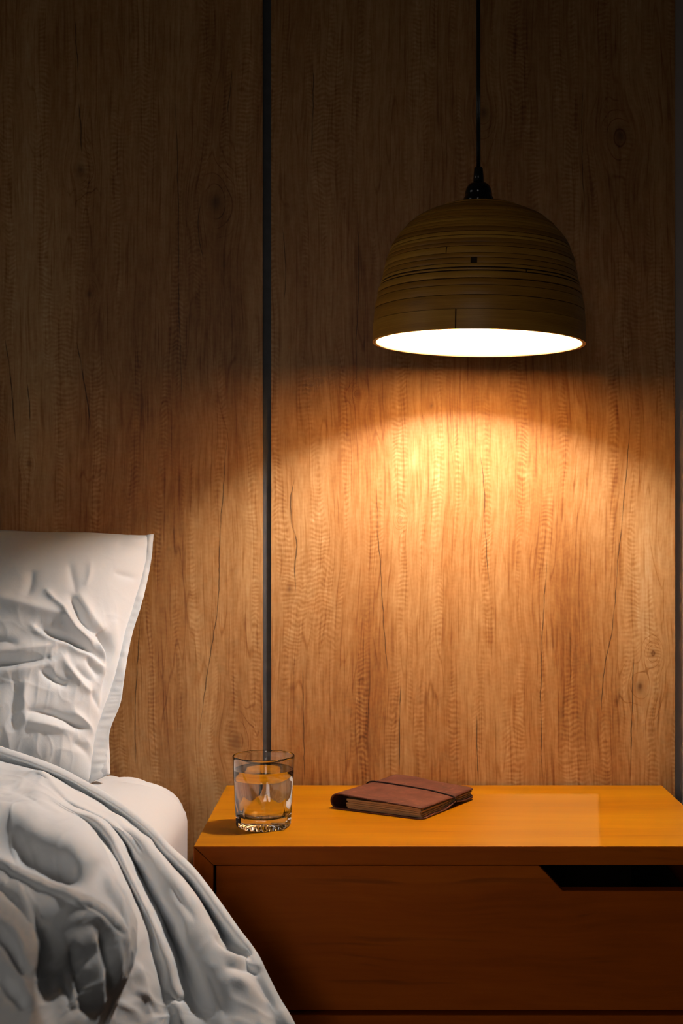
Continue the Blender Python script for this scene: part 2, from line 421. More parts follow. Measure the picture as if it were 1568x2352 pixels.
# ------------------------------------------------------------------ the room
ROOM_L, ROOM_R, ROOM_F, CEIL = -2.2, 1.6, 0.0, 2.55
BACK = WALL + 0.0115
wall = link('wall_back', boxm(ROOM_L, ROOM_R, BACK, BACK + 0.10, 0.0, CEIL), M['grey'], smooth=False); tag(wall, kind='structure')
def panel_mesh(a, b, y0, y1, z0, z1, keep):
    """A board whose front carries its knots and colour figure as a point attribute."""
    vx0, vx1 = max(a, wx(-30)), min(b, wx(1600))
    xs = np.unique(np.concatenate([[a], np.linspace(vx0, vx1, max(2, int((vx1 - vx0) / 0.003))), [b]]).round(6))
    zs = np.unique(np.concatenate([[z0], np.linspace(0.45, 1.70, 420), [z1]]).round(6))
    X, Z = np.meshgrid(xs, zs); nzz, nxx = X.shape
    v = np.stack([X, np.full_like(X, y0), Z], -1).reshape(-1, 3)
    idx = np.arange(nzz * nxx).reshape(nzz, nxx)
    f = np.stack([idx[:-1, :-1], idx[:-1, 1:], idx[1:, 1:], idx[1:, :-1]], -1).reshape(-1, 4).tolist()
    c = [idx[0, 0], idx[0, -1], idx[-1, -1], idx[-1, 0]]; n0 = len(v)
    v = np.vstack([v, [[a, y1, z0], [b, y1, z0], [b, y1, z1], [a, y1, z1]]])
    f += [[n0 + 3, n0 + 2, n0 + 1, n0]]
    f += [[*idx[:, 0].tolist(), n0 + 3, n0], [*idx[::-1, -1].tolist(), n0 + 1, n0 + 2], [*idx[0, ::-1].tolist(), n0, n0 + 1], [*idx[-1, :].tolist(), n0 + 2, n0 + 3]]
    me = bpy.data.meshes.new('panel'); me.from_pydata(v.tolist(), [], f); me.validate()
    fig = np.zeros((len(v), 4)); x, z = v[:, 0], v[:, 2]
    for px, py, r in KNOTS:
        if not keep(px): continue
        R = r / SW; dx, dz = x - wx(px), z - wz(py)
        d2 = (dx / R) ** 2 + (dz * 0.7 / R) ** 2; g = np.exp(-0.16 * d2)
        fig[:, 3] += -0.75 * dx * g; fig[:, 2] += g; fig[:, 1] = np.maximum(fig[:, 1], np.exp(-2.2 * d2))
    for px, py, hw, hh, a_ in TONES:
        if keep(px): fig[:, 0] += a_ * np.exp(-((x - wx(px)) * SW / hw) ** 2 - ((z - wz(py)) * SW / hh) ** 2)
    at = me.attributes.new('figure', 'FLOAT_COLOR', 'POINT'); at.data.foreach_set('color', fig.astype(np.float32).ravel())
    return me
gx0, gx1 = wx(603), wx(622.5)
px1 = wx(1550)
for a, b, mk in ((ROOM_L, gx0, 'panel_l'), (gx1, px1, 'panel_r')):
    o = link('panel', panel_mesh(a, b, WALL, BACK - 0.0005, 0.0, CEIL - 0.001, (lambda p: p < 612) if mk == 'panel_l' else (lambda p: p > 612)), M[mk], wall, smooth=False)
strip = link('trim_1', boxm(gx0 + 0.0002, gx1 - 0.0002, WALL + 0.0065, BACK - 0.0006, 0.001, CEIL - 0.001), M['strip'], smooth=False); tag(strip, kind='structure')
fl = link('floor', boxm(ROOM_L, ROOM_R, ROOM_F - 0.6, BACK + 0.10, -0.06, 0.0), M['floor'], smooth=False); tag(fl, kind='structure')
ce = link('ceiling', boxm(ROOM_L, ROOM_R, ROOM_F - 0.6, BACK + 0.10, CEIL, CEIL + 0.06), M['white'], smooth=False); tag(ce, kind='structure')

# ------------------------------------------------------------------ bedside cabinet
NX0, NX1, NY0, NY1 = -0.2136, 0.4330, 1.633, 2.006
NZ0 = 0.2953 - 0.0229
tt, ts = 0.0229, 0.0243
cab = root('bedside_cabinet', ((NX0 + NX1) / 2, NY0, 0), 'orange varnished wooden bedside cabinet with a drawer and mitred corners', 'cabinet')
e = 0.00025
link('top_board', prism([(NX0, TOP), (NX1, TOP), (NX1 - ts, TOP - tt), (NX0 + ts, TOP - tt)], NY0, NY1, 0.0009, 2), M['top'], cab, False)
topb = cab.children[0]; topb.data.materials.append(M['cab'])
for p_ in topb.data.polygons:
    if p_.normal.y < -0.9: p_.material_index = 1  # front edge of the same board gets the painted shade tone
link('side_board', prism([(NX0, TOP - 2 * e), (NX0 + ts - e, TOP - tt - 2 * e), (NX0 + ts - e, NZ0 + tt + e), (NX0, NZ0 + 2 * e)], NY0, NY1, 0.0006), M['cabv'], cab, False)
link('side_board', prism([(NX1, TOP - 2 * e), (NX1 - ts + e, TOP - tt - 2 * e), (NX1 - ts + e, NZ0 + tt + e), (NX1, NZ0 + 2 * e)], NY0, NY1, 0.0006), M['cabv'], cab, False)
link('bottom_board', prism([(NX0, NZ0), (NX1, NZ0), (NX1 - ts, NZ0 + tt), (NX0 + ts, NZ0 + tt)], NY0, NY1, 0.0006), M['cab'], cab, False)
link('back_board', boxm(NX0 + ts, NX1 - ts, NY1 - 0.012, NY1 - 0.002, NZ0 + tt, TOP - tt), M['inside'], cab, False)
for lx in (NX0 + 0.03, NX1 - 0.03):
    for ly in (NY0 + 0.03, NY1 - 0.03):
        link('leg', lathe([(0.0, 0.0), (0.011, 0.0), (0.012, 0.004), (0.019, NZ0 - 0.004), (0.019, NZ0), (0.0, NZ0)], 20, lx, ly, 0), M['cabv'], cab)
dx0, dx1 = NX0 + ts + 0.0026, NX1 - ts - 0.0026
dz0, dz1 = 0.3006, TOP - tt - 0.0014
FY = NY0 + 0.0025
nz_ = 0.4452
front = link('drawer', prism([(dx0, dz0), (dx1, dz0), (dx1, nz_ + 0.01), (dx1 - 0.012, nz_), (0.2334, nz_), (0.2044, dz1), (dx0, dz1)], FY, FY + 0.019, 0.0008), M['cab'], cab, False)
front['label'] = 'drawer front in shade-toned wood with an angled finger notch'
link('drawer_side', boxm(dx0 + 0.012, dx0 + 0.024, FY + 0.019, NY1 - 0.03, dz0 + 0.01, nz_ - 0.012), M['inside'], front, False)
link('drawer_side', boxm(dx1 - 0.024, dx1 - 0.012, FY + 0.019, NY1 - 0.03, dz0 + 0.01, nz_ - 0.012), M['inside'], front, False)
link('drawer_bottom', boxm(dx0 + 0.024, dx1 - 0.024, FY + 0.019, NY1 - 0.03, dz0 + 0.01, dz0 + 0.018), M['inside'], front, False)

# ------------------------------------------------------------------ pendant lamp
LY = 1.760; LX = (1098.5 - VX) / F * LY; SL = F / LY
RIM = ZC + (VY - 790) / SL
lamp = root('pendant_lamp', (LX, LY, RIM), 'bamboo dome pendant lamp, lit, hanging on a black cord above the cabinet', 'lamp')
prof = [(242.6, 785), (242.6, 757), (242, 728), (238.5, 695), (231, 662), (222.5, 625), (211, 584), (197, 553), (174, 523), (137, 494), (88, 473), (60, 465), (30, 460)]
prof = [(hw / SL, (785 - py) / SL) for hw, py in prof]
H = prof[-1][1]
pc = spline(np.array(prof), 240)                 # outer profile, fine
arc = np.concatenate([[0], np.cumsum(np.linalg.norm(np.diff(pc, axis=0), axis=1))])
TH = 0.0042
def prof_at(s):
    return np.array([np.interp(s, arc, pc[:, 0]), np.interp(s, arc, pc[:, 1])])
def prof_n(s):
    d = prof_at(min(s + 0.001, arc[-1])) - prof_at(max(s - 0.001, 0)); d /= np.linalg.norm(d)
    return np.array([d[1], -d[0]])
tilt = Matrix.Rotation(math.radians(1.05), 4, 'Y') @ Matrix.Rotation(math.radians(-0.3), 4, 'X')
def tilted(o, about):
    o.rotation_euler = tilt.to_euler()
# the pale inner shell carries the coiled strips
sv = [prof_at(s) - 0.0016 * prof_n(s) for s in np.linspace(0, arc[-1], 44)]
iv = [prof_at(s) - TH * prof_n(s) for s in np.linspace(0, arc[-1], 44)]
shell = [(max(r, 0.012), z) for r, z in sv] + [(max(r, 0.012), z) for r, z in iv[::-1]]
shade = link('lamp_shade', lathe(shell, 128, LX, LY, RIM, close=True), M['lining'], lamp, True, (LX, LY, RIM))
shade.data.materials.append(plain('dark_bamboo_core', (0.040, 0.018, 0.005), 0.7, 0.2, 0.2))
for p_ in shade.data.polygons:
    c_ = p_.center; rad = Vector((c_.x, c_.y, 0)).normalized() if (c_.x or c_.y) else Vector((0, 0, 1))
    if p_.normal.dot(rad) + p_.normal.z > 0.25: p_.material_index = 1
shade['label'] = 'pale inside of the bamboo shade'
# strip widths from the rim up, in pixels of the photograph
widths = [46, 33, 24, 16, 19, 9, 10, 14, 12, 17, 9, 12, 8, 11, 13, 9, 10, 12, 8, 11, 13, 10, 9, 14, 12, 16, 18, 22, 26, 30]
tot = sum(widths); s = 0.0; rnd = random.Random(4)
joints = {0: (1031, 0.0016), 5: (1182, 0.0020), 7: (1068, 0.008), 9: (1010, 0.0012), 14: (1290, 0.0014), 17: (930, 0.0012), 21: (1143, 0.0012)}
for i, w in enumerate(widths):
    L = arc[-1] * w / tot
    off = rnd.uniform(-0.0005, 0.0008) if i else 0.0004
    if i in (5, 7): off -= 0.0006
    gap = {4: 0.0009, 5: 0.0011, 6: 0.0007, 2: 0.0005, 13: 0.0006, 17: 0.0006, 21: 0.0007, 23: 0.0008}.get(i, 0.00028)
    s0, s1 = s + (0 if i == 0 else gap), s + L - gap
    k = max(3, int(w / 6) + 2)
    outer = []
    for q in np.linspace(0, 1, k):
        ss = s0 + (s1 - s0) * q; b = off - (0.0005 if (q in (0.0, 1.0) and i) else 0.0)
        outer.append(prof_at(ss) + b * prof_n(ss))
    inner = [prof_at(ss) - 0.0015 * prof_n(ss) for ss in (s1, s0)]
    ring = [(max(r, 0.012), z) for r, z in outer + inner]
    if i in joints:
        jx, ga = joints[i]; r = prof_at((s0 + s1) / 2)[0]
        ang = math.asin(max(-0.98, min(0.98, ((jx - 1098.5) / SL) / r))) - PI / 2
        da = ga / r
    else:
        ang = rnd.uniform(0, 2 * PI); da = 0.0005
    me = lathe(ring, 112, LX, LY, RIM, close=True, a0=ang + da / 2, a1=ang + 2 * PI - da / 2)
    # the coil climbs slightly as it winds
    o = link('bamboo_strip', me, M['bamboo'], shade, True, (LX, LY, RIM))
    s += L
tilted(shade, None)
for o in list(bpy.data.objects):
    if o.parent == shade:
        mod = o.modifiers.new('sharp', 'EDGE_SPLIT'); mod.split_angle = math.radians(32)
# socket and cord
zt = H - 0.001
def S(px_): return px_ / SL
sock = [(0.0, zt), (S(34.5), zt), (S(35.5), zt + S(4)), (S(35), zt + S(10)), (S(31.5), zt + S(15.5)), (S(31.5), zt + S(19)), (S(30.6), zt + S(19.6)), (S(31.2), zt + S(20.4)),
        (S(30.5), zt + S(27)), (S(28), zt + S(35)), (S(24), zt + S(41)), (S(18), zt + S(45.5)), (S(13), zt + S(47)), (0.0, zt + S(47))]
link('socket', lathe(sock, 64, LX, LY, RIM), M['black'], lamp)
grip = [(0.0, zt + S(46)), (S(12.4), zt + S(46)), (S(11.6), zt + S(62)), (S(10), zt + S(80)), (S(8.5), zt + S(82)), (0.0, zt + S(82.4))]
link('cord_grip', lathe(grip, 40, LX, LY, RIM), M['cord'], lamp)
cz0 = RIM + zt + S(80)
for sx in (-1, 1):
    pts = [(LX + sx * 0.00125 - 0.0014 * t, LY, cz0 + (CEIL - 0.03 - cz0) * t) for t in np.linspace(0, 1, 12)]
    link('cord', tube(pts, 0.00145, 10), M['cord'], lamp)
link('ceiling_rose', lathe([(0.0, CEIL - 0.034), (0.02, CEIL - 0.034), (0.045, CEIL - 0.022), (0.05, CEIL - 0.001), (0.0, CEIL - 0.001)], 40, LX, LY, 0), M['black'], lamp)
bz = 0.088
R_B = 0.0145
bp = [(0.0, bz - R_B)] + [(R_B * math.sin(a), bz - R_B * math.cos(a)) for a in np.linspace(0.3, 2.3, 8)] + [(0.010, bz + 0.030), (0.010, bz + 0.052), (0.0, bz + 0.052)]
link('bulb', lathe(bp, 20, LX, LY, RIM), M['bulb'], lamp)
link('bulb_holder', lathe([(0.0, bz + 0.0525), (0.019, bz + 0.0525), (0.021, H - TH - 0.001), (0.0, H - TH - 0.001)], 32, LX, LY, RIM), M['black'], lamp)

# ------------------------------------------------------------------ bed: base, mattress, pillow, duvet
BX0, BX1, BY0, BY1 = -1.75, -0.255, 0.02, 2.004
MZ0, MZ1 = 0.30, TOP + 0.035
def rounded_box(x0, x1, y0, y1, z0, z1, r, n=(60, 70, 14)):
    bm = bmesh.new()
    c = Vector(((x0 + x1) / 2, (y0 + y1) / 2, (z0 + z1) / 2)); h = Vector(((x1 - x0) / 2, (y1 - y0) / 2, (z1 - z0) / 2))
    def rnd_pt(p):
        q = Vector(p); i = Vector([max(-h[k] + r[k], min(h[k] - r[k], q[k])) for k in range(3)])
        d = Vector([(q[k] - i[k]) / r[k] for k in range(3)])
        if d.length > 1e-6:
            d = d.normalized() * min(1.0, max(abs(d[0]), abs(d[1]), abs(d[2])))
        return c + i + Vector([d[k] * r[k] for k in range(3)])
    def lin(k, m):
        # denser towards the rounded ends
        t = np.linspace(-1, 1, m); e = (h[k] - r[k]) / h[k]
        core = np.linspace(-e, e, m // 2); ends = np.linspace(e, 1, m // 4 + 1)[1:]
        return np.concatenate([-ends[::-1], core, ends]) * h[k]
    for ax in range(3):
        a, b = [k for k in range(3) if k != ax]
        A, B = lin(a, n[a]), lin(b, n[b])
        for sg in (-1, 1):
            vs = []
            for u in A:
                row = []
                for v in B:
                    p = [0, 0, 0]; p[ax] = sg * h[ax]; p[a] = u; p[b] = v
                    row.append(bm.verts.new(rnd_pt(p)))
                vs.append(row)
            for i in range(len(A) - 1):
                for j in range(len(B) - 1): bm.faces.new((vs[i][j], vs[i + 1][j], vs[i + 1][j + 1], vs[i][j + 1]))
    bmesh.ops.remove_doubles(bm, verts=bm.verts, dist=1e-5)
    return bm

bb = root('bed_base', ((BX0 + BX1) / 2, (BY0 + BY1) / 2, 0), 'dark upholstered bed base under the white mattress', 'bed')
link('base', mesh_from_bm(rounded_box(BX0 + 0.01, BX1 - 0.012, BY0, BY1 - 0.004, 0.10, MZ0 - 0.001, (0.015, 0.015, 0.015), (8, 8, 8))), M['dark'], bb)
for lx in (BX0 + 0.10, BX1 - 0.10):
    for ly in (BY0 + 0.10, BY1 - 0.10):
        link('leg', lathe([(0, 0), (0.018, 0), (0.026, 0.10), (0, 0.10)], 16, lx, ly, 0), M['black'], bb)
bm = rounded_box(BX0, BX1, BY0, BY1, MZ0, MZ1, (0.13, 0.14, 0.062), (100, 90, 22))
for v in bm.verts:
    p = v.co
    if p.z < MZ0 + 0.03: continue
    side = max(0.0, min(1.0, (p.x + 0.42) / 0.18))
    a = nz(p.x * 9, p.y * 9, p.z * 9) * 0.0025 + nz(p.x * 5 + 4, p.y * 30, p.z * 5) * 0.0022 * side
    # gathered corner of the fitted sheet
    d = math.hypot(p.x + 0.275, p.y - 1.93)
    a += 0.004 * math.exp(-(d / 0.10) ** 2) * math.sin(26 * math.atan2(p.y - 1.86, p.x + 0.37) * 0.5)
    v.co += Vector((0.55 * side, -0.15, 0.8)) * a
mat_o = link('mattress', mesh_from_bm(bm), M['sheet']); tag(mat_o, 'thick mattress in a smooth white fitted sheet beside the cabinet', 'mattress')

# ---- pillow leaning on the wall
pil = root('pillow', P(-50, 1795, 1.87), 'white cotton pillow with a flat hem leaning against the wood wall', 'pillow')
C3 = lambda a: [(x * 0.3061, 1180 + y * 0.3061) for x, y in a]
R_in = [(342, 1229), (338, 1280), (325, 1336), (307, 1394), (289, 1453), (276, 1512), (260, 1572), (242, 1625), (222, 1680), (213, 1742), (210, 1800)]
R_out = [(352, 1227), (348, 1280), (338, 1334), (323, 1394), (304, 1455), (292, 1512), (283, 1575), (275, 1620), (252, 1680), (252, 1740), (253, 1777)]
nu, nv = 330, 230
vv = np.linspace(0, 1, nv); uu = np.linspace(0, 1, nu)
rin = spline(np.array(R_in), nv); rout = spline(np.array(R_out), nv)
LEFT = -640.0
def seam_Y(v): return 1.988 - 0.148 * v
U, V = np.meshgrid(uu, vv)
def pillow_face(side):
    # denser towards the seen right part
    us = 1 - (1 - U) ** 1.35
    rx = rin[:, 0][:, None]; ry = rin[:, 1][:, None]
    topy = 1238 + 6 * np.sin(us * 5.0)
    lx = LEFT - 60 * np.sin(PI * V)
    # slight pull-in between the corners
    pxs = lx + (rx - lx) * us
    topw = 1227 - 5 * np.sin(PI * us) - 3 * np.sin(us * 31) * us ** 3 + 2 * us ** 14
    botw = 1796 + 2 * us ** 3
    pys = topw + (botw - topw) * V
    pys = pys * (1 - us ** 6) + ry * us ** 6
    Y = seam_Y(V)
    X = (pxs - VX) / F * Y; Z = ZC - (pys - VY) / F * Y
    base = np.stack([X, Y, Z], -1)
    eu = np.clip(1 - np.abs(2 * us - 1) ** 3.6, 0, 1); ev = np.clip(1 - np.abs(2 * V ** 0.88 - 1) ** 2.6, 0, 1)
    puff = (eu ** 0.62) * (ev ** 0.60)
    if side > 0:
        n = np.array([0, -0.955, 0.30])
        h = 0.098 * puff
        return base, h, n, puff
    return base, 0.022 * puff * (1 - 0.2 * V), np.array([0, 0.97, -0.05]), puff

strokes = [(C3(a), w * 0.3061, amp) for a, w, amp in [
    ([(-200, 620), (0, 645), (150, 680), (300, 720), (450, 760), (560, 830), (640, 910), (690, 985)], 60, 0.0085),
    ([(300, 850), (400, 905), (500, 945), (600, 985), (680, 1040), (750, 1110)], 34, -0.0105),
    ([(230, 840), (300, 900), (400, 950), (500, 975), (570, 1030), (660, 1060), (740, 1130), (775, 1200)], 28, 0.0065),
    ([(530, 620), (570, 700), (610, 790), (660, 860), (720, 910)], 32, -0.0095),
    ([(470, 700), (490, 780), (550, 860), (630, 930), (680, 980)], 28, 0.0055),
    ([(590, 600), (640, 690), (700, 790), (780, 880)], 45, 0.0050),
    ([(340, 570), (400, 640), (460, 700), (520, 790)], 26, 0.0050),
    ([(-200, 1150), (0, 1125), (150, 1112), (280, 1095), (380, 1080)], 34, -0.0130),
    ([(-200, 1040), (0, 1035), (150, 1020), (300, 1000), (430, 985)], 40, 0.0070),
    ([(-200, 960), (0, 950), (80, 965), (130, 1000)], 30, -0.0050),
    ([(-200, 1220), (0, 1190), (200, 1150), (360, 1120), (480, 1090)], 55, 0.0075),
    ([(300, 1170), (370, 1215), (430, 1260), (500, 1290)], 30, -0.0075),
    ([(470, 1060), (500, 1140), (560, 1220), (620, 1290), (680, 1340)], 30, 0.0055),
    ([(560, 1150), (620, 1210), (680, 1260)], 26, -0.0050),
    ([(640, 1080), (690, 1160), (740, 1220)], 24, -0.0045),
    ([(735, 900), (790, 960), (825, 1040), (815, 1130), (800, 1230), (780, 1340), (775, 1480)], 36, -0.0150),
    ([(730, 960), (770, 1060), (785, 1150), (772, 1260), (760, 1370), (745, 1450)], 26, 0.0085),
    ([(860, 800), (870, 950), (850, 1100), (830, 1250)], 34, 0.0050),
    ([(200, 1480), (340, 1500), (440, 1530), (540, 1575), (630, 1615)], 36, -0.0075),
    ([(560, 1490), (620, 1545), (670, 1600), (700, 1660)], 26, 0.0065),
    ([(210, 1560), (330, 1570), (450, 1600), (560, 1640)], 40, 0.0050),
    ([(560, 1720), (620, 1760), (670, 1820), (690, 1900)], 32, -0.0065),
    ([(640, 1690), (680, 1760), (700, 1850)], 24, 0.0045),
    ([(690, 1330), (730, 1420), (765, 1490)], 22, -0.0045),
    ([(100, 1200), (110, 1330), (90, 1480), (100, 1640)], 38, -0.0030),
    ([(190, 1250), (180, 1400), (190, 1560)], 30, 0.0028),
    ([(240, 420), (230, 520), (200, 620)], 34, -0.0035),
    ([(520, 380), (550, 500), (570, 600)], 30, -0.0030),
    ([(680, 360), (670, 460), (640, 540)], 26, 0.0022),
    ([(860, 440), (960, 470), (1030, 490)], 26, -0.0028),
    ([(960, 180), (1040, 200), (1130, 170)], 26, 0.0045),
    ([(880, 220), (980, 240), (1080, 260)], 34, -0.0032),
]]
base, h, n, puff = pillow_face(1)
front_pts = base + h[..., None] * n
pxx = VX + front_pts[..., 0] / front_pts[..., 1] * F; pyy = VY + (ZC - front_pts[..., 2]) / front_pts[..., 1] * F
disp = stroke_field(pxx, pyy, strokes) * 1.3
fineN = np.array([nz(a * 0.012, b * 0.010, 1.0) * 0.0028 + nz(a * 0.045, b * 0.022 + a * 0.012, 5.0) * 0.0012 for a, b in zip(pxx.ravel(), pyy.ravel())]).reshape(pxx.shape)
def ridged(a, b, k): return (1 - abs(nz(a, b, k))) ** 7
creas = np.array([ridged(a * 0.010 + b * 0.004, b * 0.013 - a * 0.006, 11.0) * 0.0011 + ridged(a * 0.026 - b * 0.010, b * 0.016 + a * 0.014, 3.0) * 0.0007 for a, b in zip(pxx.ravel(), pyy.ravel())]).reshape(pxx.shape)
fineN = fineN + creas
low = np.clip((pyy - 1330) / 150, 0.15, 1)
disp = disp + fineN * low
edge = np.clip(puff * 3.0, 0, 1)
N0 = grid_normals(front_pts); N0 = np.where((N0[..., 1] > 0)[..., None], -N0, N0)
front_pts = front_pts + (disp * edge)[..., None] * N0
b2, h2, n2, _ = pillow_face(-1)
back_pts = b2 + h2[..., None] * n2
back_pts[..., 1] = np.minimum(back_pts[..., 1], WALL - 0.003)
bm = bmesh.new()
for pts in (front_pts, back_pts[::4, ::4] if False else back_pts):
    me = grid_mesh(pts); bm.from_mesh(me); bpy.data.meshes.remove(me)
bmesh.ops.remove_doubles(bm, verts=bm.verts, dist=2e-5)
link('pillowcase', mesh_from_bm(bm), M['linen'], pil)
# flat hem along the right edge: two layers of cotton
for layer, (dy, squash, ph) in enumerate(((-0.0022, 1.0, 0.0), (0.0032, 0.90, 2.0))):
    m_ = 14; rows = []
    for i in range(nv):
        v = vv[i]; row = []
        for j in range(m_):
            q = j / (m_ - 1)
            px = rin[i, 0] - 5 + (rout[i, 0] - rin[i, 0] + 5) * q * squash; py = rin[i, 1] + (rout[i, 1] - rin[i, 1]) * q
            w = nz(v * 17 + ph, 0.3 + q, ph) * 0.0040 * q + nz(v * 60 + ph, 0.7, ph) * 0.0012 * q * (1 - q) * 4 + 0.006 * q * math.sin(v * 9 + ph) * v
            Y = seam_Y(v) + dy + w - 0.0045 * math.sin(PI * q) * (1 if layer == 0 else 0) * 0.4
            row.append(P(px, py, min(Y, WALL - 0.004))[:])
        rows.append(row)
    me = grid_mesh(np.array(rows))
    o = link('hem', me, M['linen'], pil)
    so = o.modifiers.new('thickness', 'SOLIDIFY'); so.thickness = 0.0016; so.offset = 0

# ---- duvet, pulled back and hanging over the bed side
K = 0.4464
def D(pts): return [(x * K, 1680 + y * K, Y) for x, y, Y in pts]
C0 = D([(-320, -40, 1.785), (0, 80, 1.752), (150, 130, 1.740), (300, 187, 1.728), (470, 277, 1.705), (640, 382, 1.66), (790, 502, 1.605), (870, 588, 1.58), (1000, 712, 1.545), (1125, 878, 1.51), (1225, 1018, 1.485), (1312, 1132, 1.47), (1362, 1232, 1.46), (1432, 1372, 1.45), (1502, 1490, 1.44), (1600, 1700, 1.43)])
Cm = [(a - 9, b + 9, c + 0.016) for a, b, c in C0]
C0b = [(a - 7 , b + 9, c - 0.010) for a, b, c in C0]
C1 = D([(-320, 60, 1.775), (0, 150, 1.742), (150, 190, 1.730), (300, 250, 1.716), (450, 330, 1.695), (610, 440, 1.65), (745, 550, 1.60), (830, 645, 1.575), (945, 770, 1.55), (1050, 910, 1.52), (1135, 1050, 1.495), (1205, 1135, 1.465), (1280, 1250, 1.44), (1345, 1385, 1.43), (1405, 1500, 1.42), (1500, 1710, 1.41)])
C2 = D([(-320, 160, 1.71), (0, 215, 1.68), (120, 215, 1.665), (215, 215, 1.65), (380, 320, 1.61), (530, 420, 1.565), (650, 490, 1.535), (760, 572, 1.50), (870, 695, 1.465), (975, 830, 1.44), (1060, 970, 1.42), (1130, 1075, 1.405), (1200, 1230, 1.39), (1265, 1370, 1.385), (1325, 1500, 1.38), (1420, 1710, 1.37)])
C2b = D([(-320, 215, 1.68), (0, 255, 1.66), (120, 250, 1.65), (220, 250, 1.64), (370, 360, 1.605), (520, 445, 1.565), (640, 530, 1.53), (720, 640, 1.50), (810, 780, 1.47), (900, 930, 1.445), (975, 1080, 1.425), (1030, 1190, 1.41), (1080, 1300, 1.40), (1130, 1400, 1.395), (1180, 1500, 1.39), (1260, 1710, 1.38)])
C3c = D([(-320, 250, 1.67), (0, 285, 1.65), (120, 280, 1.64), (220, 285, 1.63), (360, 385, 1.61), (530, 465, 1.575), (625, 560, 1.55), (695, 690, 1.525), (770, 840, 1.50), (850, 1005, 1.475), (915, 1150, 1.455), (955, 1270, 1.44), (990, 1370, 1.43), (1020, 1440, 1.42), (1045, 1500, 1.41), (1110, 1710, 1.39)])
C4 = D([(-320, 280, 1.60), (0, 310, 1.58), (120, 305, 1.57), (215, 310, 1.56), (350, 400, 1.54), (495, 455, 1.51), (585, 560, 1.48), (650, 690, 1.455), (722, 845, 1.43), (800, 1010, 1.41), (858, 1155, 1.395), (890, 1275, 1.385), (915, 1370, 1.38), (935, 1440, 1.375), (955, 1500, 1.37), (1020, 1710, 1.36)])
C4b = D([(-320, 300, 1.59), (0, 330, 1.57), (120, 325, 1.56), (215, 330, 1.55), (345, 410, 1.535), (465, 470, 1.51), (545, 575, 1.485), (610, 700, 1.455), (680, 850, 1.43), (740, 1010, 1.405), (780, 1150, 1.385), (790, 1270, 1.37), (790, 1370, 1.36), (785, 1440, 1.35), (780, 1500, 1.34), (760, 1710, 1.32)])
C5 = D([(-320, 320, 1.585), (0, 350, 1.565), (120, 345, 1.555), (210, 350, 1.545), (335, 420, 1.53), (440, 480, 1.50), (505, 590, 1.45), (560, 705, 1.395), (615, 840, 1.315), (650, 985, 1.27), (655, 1100, 1.255), (640, 1220, 1.235), (615, 1310, 1.215), (590, 1400, 1.19), (560, 1500, 1.17), (500, 1710, 1.15)])
L0 = D([(-320, 340, 1.52), (0, 375, 1.485), (120, 370, 1.475), (205, 375, 1.46), (325, 430, 1.44), (435, 490, 1.405), (520, 600, 1.345), (588, 740, 1.265), (650, 870, 1.21), (692, 990, 1.175), (695, 1080, 1.155), (680, 1180, 1.14), (650, 1275, 1.125), (612, 1360, 1.115), (565, 1470, 1.10), (480, 1680, 1.08)])
def DY(pts, ys, drop, n):
    """Traced points with distances: the first n lie a set drop below the camera, the rest carry their own."""
    out = []
    for i, (x, y) in enumerate(pts):
        py = 1680 + y * K
        out.append((x * K, py, drop * F / (py - VY) if i <= n else ys[i - n - 1]))
    return out
L1 = DY([(-320, 380), (0, 390), (75, 415), (145, 465), (225, 515), (330, 560), (430, 630), (520, 710), (590, 800), (640, 890), (668, 1000), (662, 1110), (632, 1230), (590, 1330), (540, 1460), (455, 1682)],
        [1.21, 1.17, 1.145, 1.12, 1.105, 1.10, 1.092, 1.08, 1.055], 0.2945, 6)
L3 = DY([(-320, 560), (0, 664), (75, 705), (142, 738), (235, 778), (326, 813), (394, 847), (489, 888), (560, 945), (620, 1000), (652, 1070), (645, 1160), (612, 1260), (568, 1350), (518, 1465), (435, 1685)],
        [1.055, 1.068, 1.072, 1.073, 1.075, 1.07, 1.062, 1.052, 1.03], 0.290, 6)
L2 = [(a + (3 if i > 8 else 0), b - (16 if i < 9 else 6), y + [0.125, 0.125, 0.125, 0.125, 0.12, 0.115, 0.105, 0.085, 0.062, 0.04, 0.022, 0.015, 0.013, 0.012, 0.012, 0.012][i]) for i, (a, b, y) in enumerate(L3)]
L3b = DY([(-320, 620), (-10, 712), (60, 755), (125, 790), (215, 835), (300, 870), (365, 905), (440, 950), (500, 1010), (545, 1080), (570, 1150), (570, 1230), (548, 1310), (515, 1390), (475, 1490), (400, 1700)],
         [1.032, 1.042, 1.05, 1.05, 1.045, 1.04, 1.03, 1.02, 1.0], 0.294, 6)
L4 = DY([(-320, 760), (-20, 780), (45, 815), (100, 850), (165, 905), (225, 960), (275, 1010), (325, 1060), (370, 1120), (400, 1180), (415, 1240), (415, 1310), (405, 1370), (395, 1430), (380, 1510), (330, 1710)],
        [1.09, 1.085, 1.068, 1.05, 1.03, 1.012, 1.005, 1.0, 1.0, 1.01, 1.005, 1.0, 0.99, 0.985, 0.975, 0.96], 0.3, -1)
L4b = DY([(-320, 850), (-40, 830), (20, 870), (65, 915), (105, 970), (145, 1030), (175, 1090), (200, 1150), (215, 1210), (228, 1270), (235, 1330), (240, 1390), (245, 1450), (250, 1510), (252, 1580), (250, 1730)],
         [1.07, 1.075, 1.055, 1.035, 1.015, 1.0, 1.0, 0.995, 0.99, 0.985, 0.98, 0.972, 0.962, 0.95, 0.94, 0.92], 0.3, -1)
